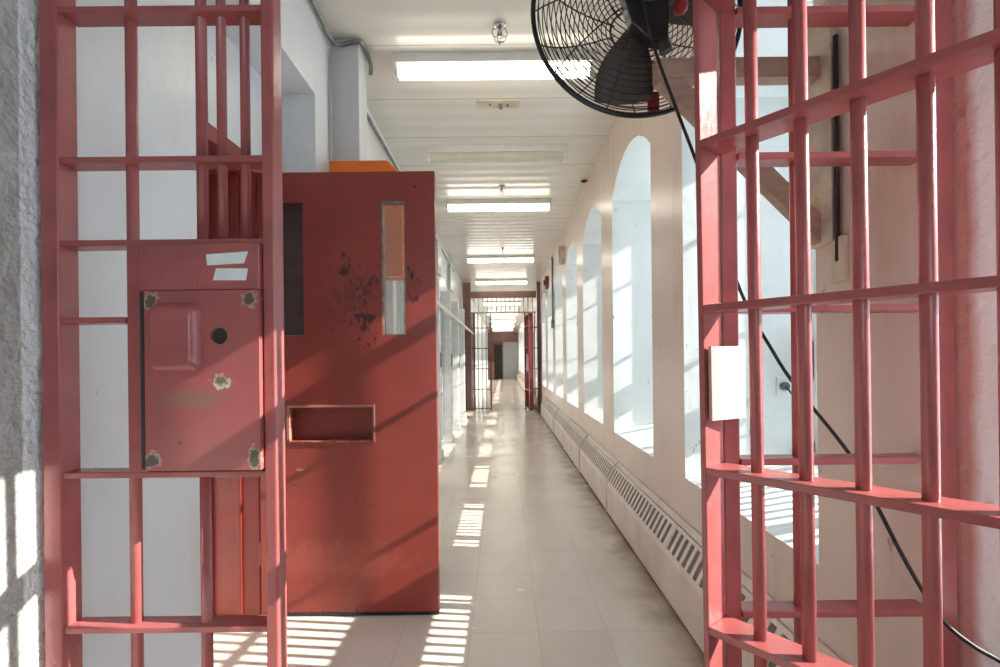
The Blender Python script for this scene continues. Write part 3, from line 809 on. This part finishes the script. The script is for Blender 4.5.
h0 = make_heater('second cream heater cover from the viewer, joined to the longest one', 3.87)
y = 3.87 + 1.37; k = 2; far = False
while y + 1.37 < YE - .1:
    if not far and y + 1.37 > YF - .1: y = YF + .15; k = 0; far = True
    lb = ('%s cream heater cover beyond the far barred front' if far else '%s cream heater cover along the right wall from the viewer') % order[k]
    dup(h0, (XR - .002 - (.0 if k % 2 else .006), y, 0), lb)
    k += 1; y += 1.37

# ================================================================== LEFT CELL SIDE
cells = [3.55 + 1.25 * i for i in range(5)]
ordn = ['first', 'second', 'third', 'fourth', 'fifth', 'sixth']
def make_pil(label, y):
    p = thing('cell_divider', label, 'divider', (XL, y, 0), 0, 'white cell dividers on the left')
    MB().box(0, .215, -.05, .05, 0, 2.25).build('divider_post', 'cell_white', p, off=(0, 0, 0), bevel=.006)
    MB().box(0, .235, -.065, .065, 0, .12).build('plinth', 'cell_white', p, off=(0, 0, 0), bevel=.004)
    MB().box(.213, .232, -.028, .028, 1.14, 1.32).build('lock_case', 'lock_grey', p, off=(0, 0, 0), bevel=.003)
    return p
p0 = make_pil('white cell divider post nearest beyond the red door', cells[0] + .0)
for i in range(1, 6): dup(p0, (XL, 3.55 + 1.25 * i, 0), 'white cell divider post, %s beyond the red door' % ordn[i])
def make_cell(label, y):
    g = thing('cell_gate', label, 'cell gate', (XL + .06, y, 0), 0, 'pale barred cell gates on the left')
    for yy in (.07, 1.14): MB().box(-.02, .03, yy, yy + .04, 0.02, 2.2).build('stile', 'cell_grey', g, off=(0, 0, 0))
    for zz in (.03, .75, 1.45, 2.16): MB().box(-.02, .03, .11, 1.14, zz, zz + .03).build('crossbar', 'cell_grey', g, off=(0, 0, 0))
    for j in range(8): MB().tube([(.005, .21 + .12 * j, .03), (.005, .21 + .12 * j, 2.18)], .011, 8).build('bar', 'cell_white', g, off=(0, 0, 0))
    MB().box(.03, .05, .08, .2, .95, 1.2).build('lock_case', 'cell_grey', g, off=(0, 0, 0), bevel=.003)
    return g
g0 = make_cell('pale barred cell gate nearest beyond the red door', cells[0])
for i in range(1, 5): dup(g0, (XL + .06, cells[i], 0), 'pale barred cell gate, %s beyond the red door' % ordn[i])
pr = thing('locking_rail', 'white locking rail running along the cell fronts beyond the red door', 'rail', (-.75, 3.5, 1.86))
MB().tube([(-.735, 3.3, 1.86), (-.735, YF - .1, 1.86)], .024, 10).build('rail_pipe', 'white_enamel', pr)
for i in range(6): MB().box(-.784, -.73, 3.53 + 1.25 * i, 3.57 + 1.25 * i, 1.83, 1.89).build('rail_clip', 'cell_grey', pr)
tag(MB().tube([(-.955, 5.75, 2.25), (-.955, 5.75, ZC - .02)], .02, 8).build('upright_pipe', 'fan_motor'), 'dark upright pipe high on the left wall beyond the door', 'pipe')
for i, yy in enumerate((7.3, 9.0)):
    o = MB().box(XL, XL + .06, yy - .2, yy + .2, 2.5, 2.95).build('vent_panel', 'cell_grey', bevel=.006)
    tag(o, ('nearer' if i == 0 else 'farther') + ' grey vent panel high on the left wall above the cells', 'panel')

# ================================================================== FAR BARRED FRONT
FP = thing('barred_screen', 'distant barred front under a brown header, left of the far walkway', 'barred screen', (-.65, YF, 0))
MB().box(-.99, -.80, YF - .04, YF + .04, 0, ZC).build('stile', 'far_brown', FP)
MB().box(-.34, -.30, YF - .03, YF + .03, 0, 2.36).build('stile', 'far_brown', FP)
MB().box(-.76, -.70, YF - .04, YF + .04, 0, 2.36).build('stile', 'far_brown', FP)
for z in (.03, .5, 1.0, 1.5, 2.0): MB().box(-.93, -.34, YF - .025, YF + .025, z, z + .02).build('crossbar', 'far_brown', FP)
for i in range(3): MB().tube([(-.63 + .1 * i, YF, 0), (-.63 + .1 * i, YF, 2.36)], .014, 8).build('bar', 'cell_white', FP)
for i in range(2): MB().tube([(-.78 + .04 * i, YF, 0), (-.78 + .04 * i, YF, 2.36)], .014, 8).build('bar', 'far_brown', FP)
FH = thing('header_grille', 'brown header with short bars above the far walkway', 'grille', (0, YF, 2.36))
MB().box(-.80, .80, YF - .04, YF + .04, 2.74, 2.9).build('header_beam', 'far_brown', FH)
MB().box(-.80, .80, YF - .02, YF + .02, 2.36, 2.40).build('crossbar', 'far_grey', FH)
for i in range(14): MB().tube([(-.72 + .11 * i, YF, 2.4), (-.72 + .11 * i, YF, 2.74)], .010, 8).build('bar', 'far_grey', FH)
FQ = thing('barred_screen', 'distant narrow brown barred panel against the right wall', 'barred screen', (.7, YF, 0))
MB().box(.82, .895, YF - .06, YF + .06, 0, ZC).build('stile', 'far_brown', FQ)
MB().box(.50, .54, YF - .03, YF + .03, 0, 2.36).build('stile', 'far_brown', FQ)
for z in (.03, .5, 1.0, 1.5, 2.0): MB().box(.54, .82, YF - .025, YF + .025, z, z + .02).build('crossbar', 'far_brown', FQ)
for i in range(3): MB().tube([(.61 + .07 * i, YF, 0), (.61 + .07 * i, YF, 2.36)], .013, 8).build('bar', 'far_brown', FQ)
fa = math.atan2(-.62, .08)
FGt = thing('barred_gate', 'distant bright red barred gate leaf standing open at the far front', 'gate', (.50, YF - .06, 0), fa)
MB().box(0, .04, -.0, .05, .05, 2.3).build('stile', 'far_red', FGt)
MB().box(.58, .64, -.0, .10, .05, 2.3).build('stile', 'far_red', FGt)
for z in (.06, .5, 1.0, 1.5, 2.0, 2.26): MB().box(.04, .58, .0, .06, z, z + .03).build('crossbar', 'far_red', FGt)
for i in range(6): MB().tube([(.1 + .085 * i, .03, .06), (.1 + .085 * i, .03, 2.28)], .014, 8).build('bar', 'far_red', FGt)
MB().box(.3, .62, -.01, .07, .95, 1.35).build('lock_box', 'far_red', FGt)

# right-wall bits far down
AL = thing('alarm_bell', 'small dark red alarm box high on the right wall before the far bars', 'alarm', (XR, 9.75, 2.75))
MB().box(-.07, 0, -.1, .1, -.12, .12).build('alarm_body', 'alarm', AL, off=(0, 0, 0), bevel=.006)
MB().tube([(-.07, 0, 0), (-.1, 0, 0)], .06, 14).build('bell_dome', 'alarm', AL, off=(0, 0, 0))
CB = thing('wall_pipe', 'grey upright pipe on the right wall between far windows, ending in a box', 'pipe', (XR, 8.76, 1.9))
MB().tube([(-.02, 0, 0), (-.02, 0, 1.15)], .016, 8).build('pipe', 'steel', CB, off=(0, 0, 0))
MB().box(-.05, 0, -.05, .05, -.12, .02).build('pipe_box', 'steel', CB, off=(0, 0, 0), bevel=.004)
SB = thing('speaker_box', 'small tan box high on the right wall between far windows', 'box', (XR, 7.25, 2.75))
MB().box(-.07, 0, -.06, .06, -.12, .14).build('box_body', 'backboard', SB, off=(0, 0, 0), bevel=.006)
MB().box(-.075, -.068, -.045, .045, -.1, .12).build('box_face', 'worn_metal', SB, off=(0, 0, 0))

# end wall
ED = struct(MB().box(-1.0, -.05, YE - .04, YE, 0, 2.36).build('door_1', 'far_brown'))
MB().box(-.62, -.12, YE - .06, YE - .03, 0.02, 2.2).build('door_opening', 'dark_void', ED)  # solid dark panel standing in for the shaded doorway
MB().box(-.99, -.62, YE - .075, YE - .03, 0.02, 1.1).build('door_kick_panel', paint('pale red panel', (.5, .22, .2), .5), ED)
FX = thing('fire_box', 'small bright red fire box beside the end doorway', 'fire box', (-.8, YE - .075, 1.1))
MB().box(-.11, .11, -.08, 0, 0, .5).build('box_body', 'red_plastic', FX, off=(0, 0, 0), bevel=.006)
MB().box(-.08, .08, -.086, -.078, .05, .45).build('box_front', 'alarm', FX, off=(0, 0, 0))

for o in list(C.objects):
    if '_o' in o.keys(): del o['_o']

# ================================================================== LIGHT
sd = bpy.data.lights.new('sun', 'SUN'); sd.energy = 8.5; sd.angle = math.radians(0.35); sd.color = (1.0, .95, .86)
so = bpy.data.objects.new('sun', sd); C.objects.link(so)
el, sl = math.radians(29.7), math.radians(6)
dirv = Vector((-math.cos(el) * math.cos(sl), math.cos(el) * math.sin(sl), -math.sin(el)))
so.rotation_euler = dirv.to_track_quat('-Z', 'Y').to_euler(); so.location = (6, 2, 5)
w = bpy.data.worlds.new('sky'); bpy.context.scene.world = w; w.use_nodes = True
bg = w.node_tree.nodes['Background']; bg.inputs['Color'].default_value = (.76, .9, 1.0, 1); bg.inputs['Strength'].default_value = 2.4

sc = bpy.context.scene
sc.view_settings.view_transform = 'Standard'; sc.view_settings.look = 'None'
sc.view_settings.exposure = 1.08; sc.view_settings.gamma = 1.0; sc.view_settings.use_curve_mapping = False
sc.cycles.max_bounces = 10; sc.cycles.diffuse_bounces = 6; sc.cycles.transparent_max_bounces = 12
sc.cycles.sample_clamp_indirect = 6.0
